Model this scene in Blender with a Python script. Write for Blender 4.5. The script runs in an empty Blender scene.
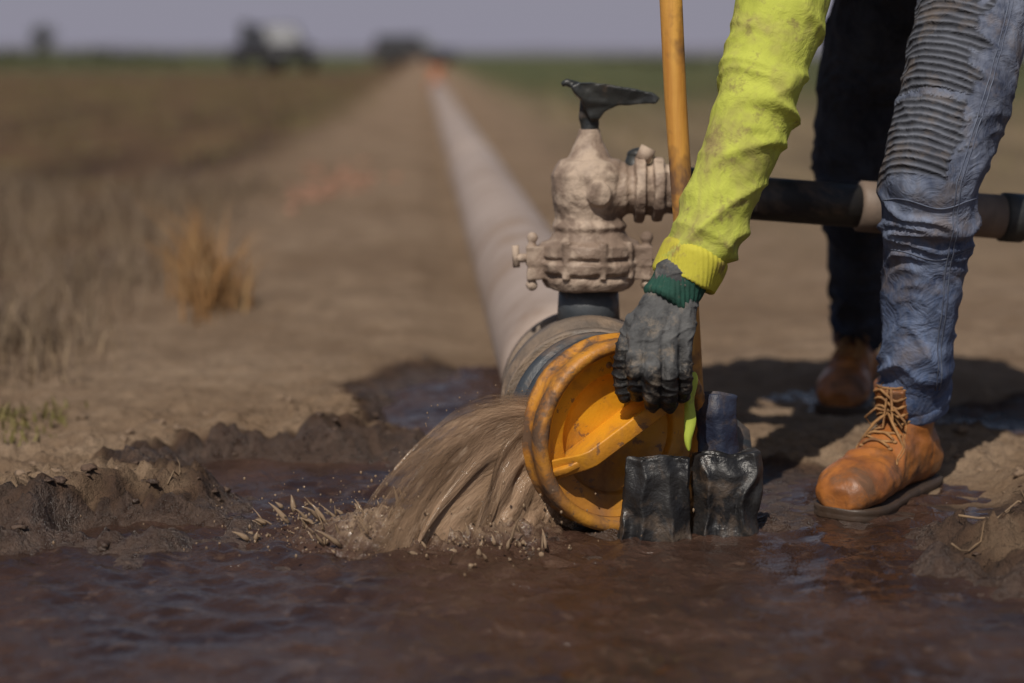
import bpy, bmesh, math, random
import numpy as np
from mathutils import Vector, Matrix, noise
from mathutils.bvhtree import BVHTree
random.seed(7); rng=np.random.default_rng(7)
S=bpy.context.scene
V=Vector
# ------------------------------------------------------------------ helpers
def empty(name,loc=(0,0,0),rz=0):
    o=bpy.data.objects.new(name,None); S.collection.objects.link(o); o.location=loc; o.rotation_euler=(0,0,rz); o.empty_display_size=.1
    return o
def mobj(name,verts,faces,mat,parent=None,smooth=True):
    me=bpy.data.meshes.new(name); me.from_pydata([tuple(v) for v in verts],[],faces); me.update()
    bm=bmesh.new(); bm.from_mesh(me); bmesh.ops.recalc_face_normals(bm,faces=bm.faces); bm.to_mesh(me); bm.free()
    if smooth:
        me.polygons.foreach_set('use_smooth',[True]*len(me.polygons))
    if mat: me.materials.append(mat)
    o=bpy.data.objects.new(name,me); S.collection.objects.link(o)
    if parent: o.parent=parent
    return o
class Geo:
    def __init__(s): s.v=[]; s.f=[]
    def add(s,v,f):
        n=len(s.v); s.v+= [V(p) for p in v]; s.f+=[tuple(i+n for i in q) for q in f]; return s
def frames(pts):
    T=[]
    for i in range(len(pts)):
        a=pts[max(0,i-1)]; b=pts[min(len(pts)-1,i+1)]; T.append((b-a).normalized())
    up=V((0,0,1)) if abs(T[0].z)<.9 else V((1,0,0))
    n=(up-T[0]*up.dot(T[0])).normalized(); out=[]
    for t in T:
        n=(n-t*n.dot(t)).normalized(); out.append((n,t.cross(n)))
    return out
def tube(pts,rad,seg=14,cap=True):
    pts=[V(p) for p in pts]
    if not hasattr(rad,'__len__'): rad=[rad]*len(pts)
    fr=frames(pts); v=[];f=[]
    for p,r,(n,b) in zip(pts,rad,fr):
        for k in range(seg):
            a=2*math.pi*k/seg; v.append(p+n*math.cos(a)*r+b*math.sin(a)*r)
    for i in range(len(pts)-1):
        for k in range(seg):
            k2=(k+1)%seg; f.append((i*seg+k,i*seg+k2,(i+1)*seg+k2,(i+1)*seg+k))
    if cap:
        f.append(tuple(range(seg))[::-1]); f.append(tuple((len(pts)-1)*seg+k for k in range(seg)))
    return v,f
def ball(c,r,sc=(1,1,1),u=16,w=10):
    v=[];f=[];c=V(c)
    v.append(c+V((0,0,r*sc[2])))
    for i in range(1,w):
        th=math.pi*i/w
        for k in range(u):
            a=2*math.pi*k/u; v.append(c+V((r*sc[0]*math.sin(th)*math.cos(a),r*sc[1]*math.sin(th)*math.sin(a),r*sc[2]*math.cos(th))))
    v.append(c-V((0,0,r*sc[2]))); L=len(v)-1
    for k in range(u):
        f.append((0,1+k,1+(k+1)%u)); f.append((L,1+(w-2)*u+(k+1)%u,1+(w-2)*u+k))
    for i in range(w-2):
        for k in range(u):
            f.append((1+i*u+k,1+(i+1)*u+k,1+(i+1)*u+(k+1)%u,1+i*u+(k+1)%u))
    return v,f
def chain(g,pts,rad,seg=16):
    for i,(p,r) in enumerate(zip(pts,rad)):
        g.add(*ball(p,r))
        if i: g.add(*tube([pts[i-1],p],[rad[i-1],r],seg))
def revolve(prof,seg=40,axis='z',c=(0,0,0)):
    v=[];f=[]; c=V(c); n=len(prof)
    for h,r in prof:
        for k in range(seg):
            a=2*math.pi*k/seg; x,y=r*math.cos(a),r*math.sin(a)
            p={'z':V((x,y,h)),'y':V((x,h,y)),'x':V((h,x,y))}[axis]; v.append(c+p)
    for i in range(n-1):
        for k in range(seg):
            k2=(k+1)%seg; f.append((i*seg+k,i*seg+k2,(i+1)*seg+k2,(i+1)*seg+k))
    f.append(tuple(range(seg))); f.append(tuple((n-1)*seg+k for k in range(seg)))
    return v,f
def box(c,s,M=None):
    v=[V((x*s[0]/2,y*s[1]/2,z*s[2]/2)) for x in(-1,1) for y in(-1,1) for z in(-1,1)]
    if M: v=[M@p for p in v]
    v=[p+V(c) for p in v]
    return v,[(0,1,3,2),(4,6,7,5),(0,4,5,1),(2,3,7,6),(0,2,6,4),(1,5,7,3)]
def bev(o,w=.004,seg=2,ang=35):
    m=o.modifiers.new('bev','BEVEL'); m.width=w; m.segments=seg; m.limit_method='ANGLE'; m.angle_limit=math.radians(ang)
    return o
def remesh(name,g,voxel,mat,parent=None,smooth=6,disp=None):
    me=bpy.data.meshes.new(name); me.from_pydata([tuple(v) for v in g.v],[],g.f)
    o=bpy.data.objects.new(name,me); S.collection.objects.link(o)
    m=o.modifiers.new('r','REMESH'); m.mode='VOXEL'; m.voxel_size=voxel
    s=o.modifiers.new('s','SMOOTH'); s.iterations=smooth; s.factor=.5
    bpy.context.view_layer.update()
    dg=bpy.context.evaluated_depsgraph_get(); me2=bpy.data.meshes.new_from_object(o.evaluated_get(dg))
    o.modifiers.clear(); o.data=me2; me2.materials.clear(); me2.materials.append(mat)
    if disp:
        nn=[v.normal.copy() for v in me2.vertices]
        for v,n in zip(me2.vertices,nn): v.co=v.co+n*disp(v.co,n)
        me2.update()
    me2.polygons.foreach_set('use_smooth',[True]*len(me2.polygons))
    if parent: o.parent=parent
    return o
def ss(a,b,x):
    t=min(1,max(0,(x-a)/(b-a))); return t*t*(3-2*t)
def NZ(x,y,z=0.0): return noise.noise(V((x,y,z)))
# ------------------------------------------------------------------ materials
class NT:
    def __init__(s,name):
        s.m=bpy.data.materials.new(name); s.m.use_nodes=True; s.t=s.m.node_tree; s.n=s.t.nodes; s.l=s.t.links
        s.p=s.n['Principled BSDF']; s.tc=s.n.new('ShaderNodeTexCoord'); s.co=s.tc.outputs['Object']
    def noise(s,scale,detail=5,rough=.55,stretch=None,dist=0,co=None):
        co=co or s.co
        if stretch:
            mp=s.n.new('ShaderNodeMapping'); mp.inputs['Scale'].default_value=stretch; s.l.new(co,mp.inputs[0]); co=mp.outputs[0]
        t=s.n.new('ShaderNodeTexNoise'); t.inputs['Scale'].default_value=scale; t.inputs['Detail'].default_value=min(detail,4)
        t.inputs['Roughness'].default_value=rough; t.inputs['Distortion'].default_value=dist; s.l.new(co,t.inputs['Vector']); return t.outputs['Fac']
    def rng(s,x,a,b,c=0,d=1,smooth=False):
        r=s.n.new('ShaderNodeMapRange'); 
        if smooth: r.interpolation_type='SMOOTHSTEP'
        s.l.new(x,r.inputs[0])
        for i,q in enumerate((a,b,c,d)): r.inputs[i+1].default_value=q
        return r.outputs[0]
    def mix(s,f,a,b):
        m=s.n.new('ShaderNodeMix'); m.data_type='RGBA'
        if isinstance(f,(int,float)): m.inputs[0].default_value=f
        else: s.l.new(f,m.inputs[0])
        for i,q in ((6,a),(7,b)):
            if isinstance(q,tuple): m.inputs[i].default_value=(*q,1)
            else: s.l.new(q,m.inputs[i])
        return m.outputs[2]
    def math(s,op,a,b=0.0,c=0.0):
        m=s.n.new('ShaderNodeMath'); m.operation=op
        for i,q in enumerate((a,b,c)):
            if isinstance(q,(int,float)): m.inputs[i].default_value=q
            else: s.l.new(q,m.inputs[i])
        return m.outputs[0]
    def bump(s,h,strength=.5,dist=.002,prev=None):
        b=s.n.new('ShaderNodeBump'); b.inputs['Distance'].default_value=dist
        if isinstance(strength,(int,float)): b.inputs['Strength'].default_value=strength
        else: s.l.new(strength,b.inputs['Strength'])
        s.l.new(h,b.inputs['Height'])
        if prev: s.l.new(prev,b.inputs['Normal'])
        s.l.new(b.outputs[0],s.p.inputs['Normal']); return b.outputs[0]
    def attr(s,name):
        a=s.n.new('ShaderNodeAttribute'); a.attribute_name=name; return a.outputs['Fac']
    def set(s,k,x):
        if isinstance(x,(int,float)): s.p.inputs[k].default_value=x
        elif isinstance(x,tuple): s.p.inputs[k].default_value=(*x,1)
        else: s.l.new(x,s.p.inputs[k])
def pmat(name,c1,c2,scale=8,rough=(.5,.8),bump=.4,bscale=80,bdist=.002,metal=0,dirt=None,dscale=6,dlo=.5,dhi=.62,lo=.35,hi=.65,stretch=None,spec=None,dirt2=None):
    t=NT(name); f=t.noise(scale,4,.6,stretch); c=t.mix(t.rng(f,lo,hi),c1,c2)
    r=t.rng(f,.3,.7,rough[0],rough[1])
    if dirt:
        df=t.rng(t.noise(dscale,4,.68,dist=.3),dlo,dhi); c=t.mix(df,c,dirt); r=t.math('MAXIMUM',r,t.math('MULTIPLY',df,.85))
    if dirt2:
        d2=t.rng(t.noise(dscale*5,3,.75,dist=.4),.60,.66,0,.85); c=t.mix(d2,c,dirt2)
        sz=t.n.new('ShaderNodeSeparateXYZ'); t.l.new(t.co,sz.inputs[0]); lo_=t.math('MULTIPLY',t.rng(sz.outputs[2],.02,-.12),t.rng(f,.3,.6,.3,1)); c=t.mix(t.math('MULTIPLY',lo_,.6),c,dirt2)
    t.set('Base Color',c); t.set('Roughness',r); t.set('Metallic',metal)
    if spec is not None: t.set('Specular IOR Level',spec)
    if bump: t.bump(t.noise(bscale,4,.65),bump,bdist)
    return t.m
M_valve=pmat('muddy_cast_iron',(.255,.185,.14),(.15,.105,.078),14,(.5,.9),.9,45,.005,dirt=(.40,.31,.24),dscale=11,dlo=.49,dhi=.60)
M_darkm=pmat('dark_iron',(.014,.016,.018),(.030,.031,.030),20,(.3,.6),.5,90,.002,dirt=(.09,.065,.05),dscale=14,dlo=.57,dhi=.7)
M_slate=pmat('slate_rubber',(.028,.036,.045),(.055,.060,.066),12,(.3,.6),.5,60,.003,dirt=(.15,.105,.075),dscale=10,dlo=.52,dhi=.66)
M_collar=pmat('collar_metal',(.10,.083,.070),(.17,.128,.095),10,(.4,.75),.8,50,.006,dirt=(.23,.165,.115),dscale=8,dlo=.47,dhi=.62)
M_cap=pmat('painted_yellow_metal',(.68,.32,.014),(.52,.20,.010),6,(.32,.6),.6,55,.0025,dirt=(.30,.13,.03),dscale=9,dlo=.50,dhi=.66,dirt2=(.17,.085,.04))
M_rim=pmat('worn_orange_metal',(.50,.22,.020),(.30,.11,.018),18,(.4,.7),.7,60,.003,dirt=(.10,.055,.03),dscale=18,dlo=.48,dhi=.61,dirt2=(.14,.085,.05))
M_pipe=pmat('pipe_plastic',(.40,.32,.27),(.32,.25,.21),3,(.4,.65),.2,40,.002,dirt=(.25,.18,.135),dscale=2.5,dlo=.48,dhi=.66)
M_hose=pmat('black_hose',(.010,.010,.011),(.022,.021,.020),15,(.4,.6),.4,70,.002,dirt=(.10,.07,.05),dscale=8,dlo=.56,dhi=.70)
M_brpipe=pmat('brown_pipe',(.20,.145,.11),(.12,.09,.07),10,(.5,.8),.4,60,.002,dirt=(.09,.065,.05),dscale=7)
M_wood=pmat('wood_handle',(.62,.33,.07),(.43,.19,.035),9,(.4,.6),.35,60,.0015,stretch=(6,6,.5),dirt=(.15,.075,.035),dscale=9,dlo=.54,dhi=.68)
M_rubber=pmat('wet_black_rubber',(.008,.008,.009),(.022,.021,.021),16,(.28,.6),.9,60,.004,dirt=(.085,.06,.042),dscale=17,dlo=.53,dhi=.68)
M_bluewrap=pmat('blue_wrap',(.010,.015,.035),(.026,.032,.058),14,(.4,.7),.8,50,.004,dirt=(.08,.06,.05),dscale=14,dlo=.52,dhi=.66)
M_hivis=pmat('hivis_ribbon',(.42,.50,.06),(.33,.40,.05),14,(.5,.7),.3,80,.001,dirt=(.2,.17,.06),dscale=30,dlo=.55,dhi=.65)
def hivis():
    t=NT('hivis_knit'); c=t.mix(t.rng(t.noise(5,5),.3,.7),(.37,.41,.065),(.45,.485,.085))
    d=t.rng(t.noise(7,9,.72,dist=.6),.48,.68,0,.8); c=t.mix(d,c,(.25,.19,.09))
    d2=t.rng(t.noise(30,6,.7),.56,.68,0,.7); c=t.mix(d2,c,(.19,.135,.07))
    t.set('Base Color',c); t.set('Roughness',.9); t.set('Specular IOR Level',.2)
    b=t.bump(t.noise(24,4,.6,dist=.5),.7,.008); t.bump(t.noise(380,2),.3,.001,b); return t.m
M_shirt=hivis()
M_cuff=pmat('shirt_cuff_rib',(.48,.44,.04),(.38,.33,.04),10,(.8,.9),.5,200,.001,dirt=(.22,.15,.06),dscale=18,dlo=.52,dhi=.64)
def denim():
    t=NT('denim'); rib=t.attr('rib'); lng=t.attr('along'); leg_shade=t.attr('leg_shade')
    f=t.rng(t.noise(9,8,.7,dist=.6),.38,.66); c=t.mix(f,(.020,.029,.060),(.16,.185,.25))
    low=t.rng(t.attr('zz'),.20,.55); c=t.mix(t.math('MULTIPLY',t.math('SUBTRACT',1.0,low),.65),c,t.mix(f,(.016,.040,.115),(.13,.20,.37)))
    fin=t.rng(t.noise(150,3,.6,stretch=(1,1,.3)),.3,.7); c=t.mix(t.math('MULTIPLY',fin,.20),c,(.30,.31,.36))
    wv=t.n.new('ShaderNodeMath'); wv.operation='SINE'; t.l.new(t.math('MULTIPLY',lng,2*math.pi/.0115),wv.inputs[0])
    w=t.math('MULTIPLY',t.rng(wv.outputs[0],-1,1),rib)
    c=t.mix(t.math('MULTIPLY',rib,.5),c,(.10,.10,.105)); c=t.mix(t.math('MULTIPLY',t.math('SUBTRACT',rib,w),.8),c,(.012,.013,.018))
    d=t.rng(t.noise(13,8,.7),.52,.68,0,.6); c=t.mix(d,c,(.15,.115,.09))
    c=t.mix(t.math('MULTIPLY',leg_shade,.92),c,(.005,.006,.009))  # shade on the rear leg, painted into the denim colour
    t.set('Base Color',c); t.set('Roughness',.88); t.set('Specular IOR Level',.25)
    b=t.bump(t.noise(24,5,.6,dist=.8),.8,.010); b=t.bump(w,.9,.004,b); t.bump(t.noise(500,2),.25,.0006,b); return t.m
M_denim=denim()
M_boot=pmat('tan_boot_leather',(.37,.135,.033),(.21,.07,.02),20,(.25,.6),.6,80,.002,dirt=(.11,.052,.025),dscale=17,dlo=.45,dhi=.66)
M_sole=pmat('boot_sole',(.055,.033,.02),(.03,.02,.014),20,(.4,.7),.5,70,.002,dirt=(.05,.03,.02),dscale=12,dlo=.45,dhi=.6)
M_lace=pmat('boot_lace',(.34,.18,.065),(.15,.07,.028),60,(.7,.9),.3,300,.0006)
def glovemat():
    t=NT('coated_knit_glove'); f=t.rng(t.attr('coat'),.35,.65); n=t.noise(30,6,.7)
    g=t.mix(t.rng(n,.3,.7),(.035,.036,.038),(.115,.115,.115)); k=t.mix(t.rng(n,.4,.75),(.007,.007,.008),(.028,.026,.025))
    c=t.mix(f,g,k); d=t.rng(t.noise(45,5,.7),.54,.68,0,.6); c=t.mix(d,c,(.21,.17,.13))
    t.set('Base Color',c); t.set('Roughness',t.rng(f,0,1,.88,.58)); t.set('Specular IOR Level',.35); b=t.bump(t.noise(70,5,.6),.8,.004); t.bump(t.noise(450,1),.5,.001,b); return t.m
M_glove=glovemat()
M_gcuff=pmat('green_knit_cuff',(.005,.040,.027),(.009,.065,.045),30,(.8,.9),.8,260,.0015,dirt=(.08,.075,.05),dscale=30,dlo=.56,dhi=.7)
M_skin=pmat('skin',(.36,.19,.12),(.30,.15,.09),20,(.45,.6),.2,120,.0006)
M_hair=pmat('black_hair',(.012,.009,.007),(.03,.022,.018),60,(.4,.6),.6,200,.003)
M_eye=pmat('eye_white',(.7,.68,.64),(.66,.6,.56),20,(.1,.2),0); M_iris=pmat('iris',(.03,.015,.008),(.05,.02,.01),40,(.1,.2),0)
M_lip=pmat('lips',(.32,.11,.09),(.26,.09,.07),40,(.4,.5),.1); M_hat=pmat('cap_fabric',(.03,.035,.05),(.05,.055,.07),20,(.8,.9),.3,300,.0006)
# ------------------------------------------------------------------ ground
def waterf(x,y):
    f=-9
    for cx,cy,rx,ry in ((.15,2.03,1.0,.50),(-.34,2.84,.22,.14),(-.10,3.45,.16,.30),(-.14,2.68,.26,.30),(1.0,3.25,.22,.12),(.3,2.75,.22,.12),(-.52,2.5,.12,.06)):
        f=max(f,1-((x-cx)/rx)**2-((y-cy)/ry)**2)
    f=max(f,-1.5)
    for cx,cy,rx,ry in ((.76,2.38,.24,.30),(.57,2.72,.17,.2)):
        f=min(f,((x-cx)/rx)**2+((y-cy)/ry)**2-1)
    f+=.50*NZ(x*5.5,y*5.5,3.1)+.28*NZ(x*15,y*15,9)
    return f
def clod(x,y,sc,seed):
    d,_=noise.voronoi(V((x*sc,y*sc,seed)))
    return max(0.0,.50-d[0])
def gheight(x,y):
    far=ss(5,14,math.hypot(x,y-2.6))
    f=waterf(x,y)
    if f>0: h=-.018*min(1,f*1.5)
    else: h=.020*min(1,-f*1.3)
    t=max(0,min(1,((x+.80)*.60+(y-2.35)*.85)/1.15)); px,py=-.80+.62*t,2.35+.98*t
    d=math.hypot(x-px,y-py); bank=math.exp(-(d/.16)**2)
    d2=math.hypot((x-.80)/1.2,y-2.36); bank2=math.exp(-(d2/.16)**2)
    land=ss(.2,-.35,f)
    nn=.5+.5*NZ(x*4,y*4,7)
    h+=land*bank*(.006+.038*nn)+land*bank2*.018
    rough=(.15+land)*(.34+.55*bank+.7*bank2+.4*ss(3.6,2.6,y))*(1-.75*far)
    rough*=1-.5*ss(3.3,4.4,y)
    for (bx,by,br) in ((.56,2.72,.17),(.64,3.5,.16)):
        rough*=ss(br*.6,br*1.4,math.hypot(x-bx,y-by))
    if rough>.02:
        wx_=x+.02*NZ(x*22,y*22,4); wy_=y+.02*NZ(x*22,y*22,8)
        h+=rough*(.024*NZ(x*11,y*11,2)+.016*(.4-abs(NZ(wx_*14,wy_*14,2.5)))+.014*NZ(wx_*34,wy_*34,1)+.010*NZ(wx_*70,wy_*70,1)+.006*NZ(x*130,y*130,5)+.05*clod(wx_,wy_,27,4.1)*max(0,NZ(x*9,y*9,5)+.25)+.03*clod(x,y,60,7.1)*max(0,NZ(x*13,y*13,15)+.2))
    h+=.005*NZ(x*9,y*9)*land
    if y>3.2: h+=(.03*NZ(x*1.3,y*.7,11)+.014*NZ(x*5,y*4,1)+.008*NZ(x*14,y*12,6)*(1-far))*ss(3.2,4.5,y)*land
    for (bx,by,br) in ((.55,2.70,.17),(.64,3.48,.17)):
        k=ss(br*1.5,br*.8,math.hypot(x-bx,y-by)); h=h*(1-k)+(.001+.005*NZ(x*30,y*30))*k
    u=x+.046*(y-2.7)-.12
    k=ss(.30,.14,abs(u))*ss(2.5,2.9,y); h=h*(1-k)+(-.002)*k
    return h,f
def axis(a,b,step,g,lim0,lim1):
    xs=list(np.arange(a,b,step)); s=step; x=xs[-1]
    while x<lim1: s*=g; x+=s; xs.append(x)
    s=step; x=a; l=[]
    while x>lim0: s*=g; x-=s; l.append(x)
    return np.array(l[::-1]+xs)
gx=axis(-1.2,1.1,.0065,1.075,-4200,4200); gy=axis(1.78,3.6,.0065,1.06,-300,6500)
X,Y=np.meshgrid(gx,gy); nx,ny=len(gx),len(gy)
Z=np.zeros_like(X); W=np.full_like(X,-1.5)
for j in range(ny):
    y=gy[j]
    if y<-4 or y>40: continue
    for i in range(nx):
        x=gx[i]
        if abs(x)<14: Z[j,i],W[j,i]=gheight(float(x),float(y))
def gridmesh(name,X,Y,Z,mat,attrs={}):
    ny,nx=X.shape; me=bpy.data.meshes.new(name); co=np.stack([X,Y,Z],-1).reshape(-1,3).astype(np.float32)
    idx=np.arange(ny*nx).reshape(ny,nx); q=np.stack([idx[:-1,:-1],idx[:-1,1:],idx[1:,1:],idx[1:,:-1]],-1).reshape(-1,4)
    me.vertices.add(len(co)); me.vertices.foreach_set('co',co.ravel())
    me.loops.add(q.size); me.loops.foreach_set('vertex_index',q.ravel().astype(np.int32))
    me.polygons.add(len(q)); me.polygons.foreach_set('loop_start',np.arange(0,q.size,4,dtype=np.int32)); me.polygons.foreach_set('loop_total',np.full(len(q),4,dtype=np.int32))
    me.polygons.foreach_set('use_smooth',np.ones(len(q),dtype=bool)); me.update(calc_edges=True)
    for k,a in attrs.items():
        at=me.attributes.new(k,'FLOAT','POINT'); at.data.foreach_set('value',a.ravel().astype(np.float32))
    me.materials.append(mat); o=bpy.data.objects.new(name,me); S.collection.objects.link(o); return o
def groundmat():
    t=NT('soil'); g=t.n.new('ShaderNodeNewGeometry'); t.co=g.outputs['Position']
    sx=t.n.new('ShaderNodeSeparateXYZ'); t.l.new(t.co,sx.inputs[0]); x,y,z=sx.outputs
    u=t.math('ADD',x,t.math('MULTIPLY_ADD',y,.046,-.244))
    n1=t.noise(1.2,3); n2=t.noise(9,4,.65); n3=t.noise(45,3,.7)
    dry=t.mix(t.rng(n2,.35,.65),(.21,.143,.092),(.32,.23,.155)); dry=t.mix(t.rng(n3,.48,.7,0,.6),dry,(.125,.078,.048)); dry=t.mix(t.rng(n1,.42,.62,0,.6),dry,(.17,.11,.066))
    st=t.noise(1.0,4,.6,stretch=(2.2,.12,1))
    fld=t.mix(t.rng(st,.4,.62),(.060,.033,.020),(.135,.08,.042)); fld=t.mix(t.rng(n1,.5,.68,0,.6),fld,(.14,.105,.04))
    uj=t.math('ADD',u,t.math('MULTIPLY_ADD',n1,1.0,-.5))
    left=t.rng(uj,-.9,-1.6,0,1,True); near=t.rng(y,4.5,7.5,.45,1); c=t.mix(t.math('MULTIPLY',left,near),dry,fld)
    rgt=t.mix(t.rng(st,.4,.6),(.15,.11,.066),(.23,.17,.10))
    c=t.mix(t.math('MULTIPLY',t.rng(uj,.4,1.3,0,1,True),t.rng(y,5,9)),c,rgt)
    yj=t.math('ADD',y,t.math('MULTIPLY',t.math('SUBTRACT',n1,.5),12.0))
    gr=t.mix(t.rng(st,.35,.65),(.045,.055,.024),(.10,.10,.040))
    gr_r=t.math('MULTIPLY',t.rng(yj,16,34),t.rng(u,.6,2)); gr_l=t.math('MULTIPLY',t.rng(yj,60,90),t.rng(u,-2,-4)); c=t.mix(t.math('MAXIMUM',gr_r,gr_l),c,gr)
    w=t.attr('wet'); wj=t.math('ADD',w,t.math('MULTIPLY_ADD',n2,.9,-.45))
    wet=t.rng(wj,-1.35,-.7,0,1,True)
    wc=t.mix(t.rng(n3,.35,.7),(.034,.018,.011),(.080,.045,.028)); c=t.mix(wet,c,wc)
    t.set('Base Color',c); sh=t.rng(wj,-1.0,-.15,0,1,True)
    rr=t.math('SUBTRACT',.93,t.math('MULTIPLY',sh,t.rng(n3,.3,.65,.80,.35))); t.set('Roughness',rr)
    t.set('Specular IOR Level',t.rng(sh,0,1,.2,.8))
    t.bump(t.noise(95,4,.78),1.0,.012); return t.m
ground=gridmesh('ground',X,Y,Z,groundmat(),{'wet':W})
def watermat():
    t=NT('muddy_water_surface'); g=t.n.new('ShaderNodeNewGeometry'); t.co=g.outputs['Position']
    f=t.noise(3.2,4,.65,dist=1.5); n2=t.noise(24,4,.7,dist=.6); c=t.mix(t.rng(f,.35,.65),(.024,.0125,.009),(.062,.034,.024))
    c=t.mix(t.rng(n2,.55,.72,0,.55),c,(.13,.082,.057))
    t.set('Base Color',c); t.set('Roughness',t.rng(f,.35,.62,.04,.24)); t.set('IOR',1.33); t.set('Specular IOR Level',.9)
    b=t.bump(n2,t.rng(f,.40,.60,.25,.9),.009); t.bump(t.noise(90,3,.65),t.rng(f,.40,.60,.25,.9),.005,b); return t.m
wx=np.arange(-1.15,1.3,.0075); wy=np.arange(1.5,3.9,.0075); WX,WY=np.meshgrid(wx,wy); WZ=np.zeros_like(WX)
for j,y in enumerate(wy):
    for i,x in enumerate(wx):
        d=math.hypot(x+.12,y-2.5); a=math.exp(-d/.4)
        r1=.5-abs(NZ(x*12+.3*y,y*19,1)); r2=.4-abs(NZ(x*30,y*38,12)); m=.35+.9*max(0,.5+NZ(x*2.4,y*3,20))
        q=.0050*NZ(x*7,y*10,1)+m*(.0075*r1+.0045*r2+.0030*NZ(x*26,y*34,4)+.0020*NZ(x*60,y*70,6))
        q+=a*(.012*NZ(x*20,y*24,8)+.005*math.sin(d*70+3*NZ(x*7,y*7))+.008*NZ(x*48,y*52,2))
        WZ[j,i]=q-.001
muddy=gridmesh('muddy_water',WX,WY,WZ,watermat())
def lump(c,r,seed,sub=2):
    bm=bmesh.new(); bmesh.ops.create_icosphere(bm,subdivisions=sub,radius=1)
    s=V((random.uniform(.8,1.5),random.uniform(.8,1.3),random.uniform(.45,.8)))
    v=[]
    for p in bm.verts:
        q=p.co.normalized(); k=1+.9*noise.noise(q*1.5+V((seed,seed,0)))+.45*noise.noise(q*4+V((seed,0,seed)))
        v.append(V((q.x*s.x,q.y*s.y,q.z*s.z))*r*k+V(c))
    f=[tuple(x.index for x in fc.verts) for fc in bm.faces]; bm.free(); return v,f
M_clod=pmat('clod_soil',(.045,.026,.017),(.095,.056,.036),18,(.4,.9),1.0,90,.006)
M_clodd=pmat('dry_clod_soil',(.15,.10,.062),(.24,.165,.11),18,(.8,.95),1.0,90,.006)
gw=Geo(); gd=Geo(); n=0
while n<560:
    q_=random.random()
    if q_<.45:
        t=random.random(); x=-.85+.66*t+random.gauss(0,.18); y=2.3+1.02*t+random.gauss(0,.18)
    elif q_<.65: x=random.uniform(.52,1.0); y=random.uniform(1.95,3.0)
    else: x=random.uniform(-1.2,1.1); y=random.uniform(2.4,4.6)
    if math.hypot(x-.55,y-2.69)<.19 or math.hypot(x-.64,y-3.48)<.2 or abs(x+.046*(y-2.7)-.12)<.17: continue
    h,f=gheight(x,y)
    if f>-.02: continue
    n+=1; r=random.choice([.002,.003,.003,.004,.005,.006,.009]); r*=random.uniform(.7,1.2)
    (gw if f>-1.1 else gd).add(*lump((x,y,h-r*.05),r,random.uniform(0,50),2))
mobj('mud_clods',gw.v,gw.f,M_clod); mobj('dry_soil_clods',gd.v,gd.f,M_clodd)
# ------------------------------------------------------------------ grass
def blades(name,P,H,wd,mat,bend=.5):
    n=len(P); ang=rng.uniform(0,2*math.pi,n); la=rng.uniform(0,2*math.pi,n); B=H*rng.uniform(.1,bend,n)
    sx,sy=np.cos(ang)*wd,np.sin(ang)*wd; lx,ly=np.cos(la)*B,np.sin(la)*B
    co=np.zeros((n,5,3)); 
    for k,(t,wk) in enumerate(((0,1),(.55,.7))):
        for e,sg in enumerate((-1,1)):
            co[:,k*2+e,0]=P[:,0]+sx*wk*sg+lx*t*t; co[:,k*2+e,1]=P[:,1]+sy*wk*sg+ly*t*t; co[:,k*2+e,2]=P[:,2]+H*t-.005*(k==0)
    co[:,4,0]=P[:,0]+lx; co[:,4,1]=P[:,1]+ly; co[:,4,2]=P[:,2]+H*.97
    f=[]
    for b in (np.arange(n)*5): f.append((b,b+1,b+3,b+2)); f.append((b+2,b+3,b+4))
    me=bpy.data.meshes.new(name); me.from_pydata(co.reshape(-1,3).tolist(),[],[tuple(int(i) for i in q) for q in f]); me.update()
    a=me.attributes.new('tint','FLOAT','POINT'); a.data.foreach_set('value',np.repeat(rng.uniform(0,1,n),5).astype(np.float32))
    me.materials.append(mat); o=bpy.data.objects.new(name,me); S.collection.objects.link(o); return o
def grassmat(name,c1,c2,c3):
    t=NT(name); a=t.attr('tint'); c=t.mix(t.rng(a,0,.6),c1,c2); c=t.mix(t.rng(a,.65,1),c,c3)
    t.set('Base Color',c); t.set('Roughness',.75); return t.m
def scatter(ncl,per,fn,spread):
    P=[];H=[]
    for _ in range(ncl):
        x,y,hh=fn()
        for _ in range(per):
            a=x+random.gauss(0,spread); b=y+random.gauss(0,spread); P.append((a,b,gheight(a,b)[0])); H.append(hh*random.uniform(.35,1.1))
    return np.array(P),np.array(H)
def fA():
    y=random.uniform(3.4,9); u=-random.uniform(1.0,3.4) if y>4.6 else -random.uniform(.95,2.2); 
    return u+.244-.046*y, y, random.uniform(.05,.2)
P,H=scatter(460,28,fA,.06); blades('dry_grass',P,H,.0022,grassmat('straw',(.19,.135,.082),(.12,.085,.06),(.30,.22,.135)),.7)
def fB():
    c=random.choice([(-.78,4.6),(-.84,4.9),(-.76,4.8),(-1.0,5.6)]); return c[0]+random.gauss(0,.035),c[1]+random.gauss(0,.10),random.uniform(.08,.26)
P,H=scatter(18,20,fB,.03); blades('orange_dry_weed',P,H,.0035,grassmat('rust_weed',(.30,.15,.045),(.22,.12,.05),(.34,.22,.10)),.9)
def fC(): return -.89+random.gauss(0,.05),3.13+random.gauss(0,.07),random.uniform(.02,.035)
P,H=scatter(12,16,fC,.03); blades('low_weed',P,H,.003,grassmat('olive_weed',(.12,.105,.03),(.17,.14,.045),(.18,.14,.06)),.9)
def fD():
    y=random.uniform(9,45); u=random.choice([-1,-1,-1,1])*random.uniform(1.1,9); return u+.244-.046*y,y,random.uniform(.05,.24)
P,H=scatter(520,16,fD,.18); blades('field_stubble',P,H,.006,grassmat('stubble',(.14,.095,.05),(.11,.10,.035),(.22,.16,.07)),.8)
g=Geo()
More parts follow.
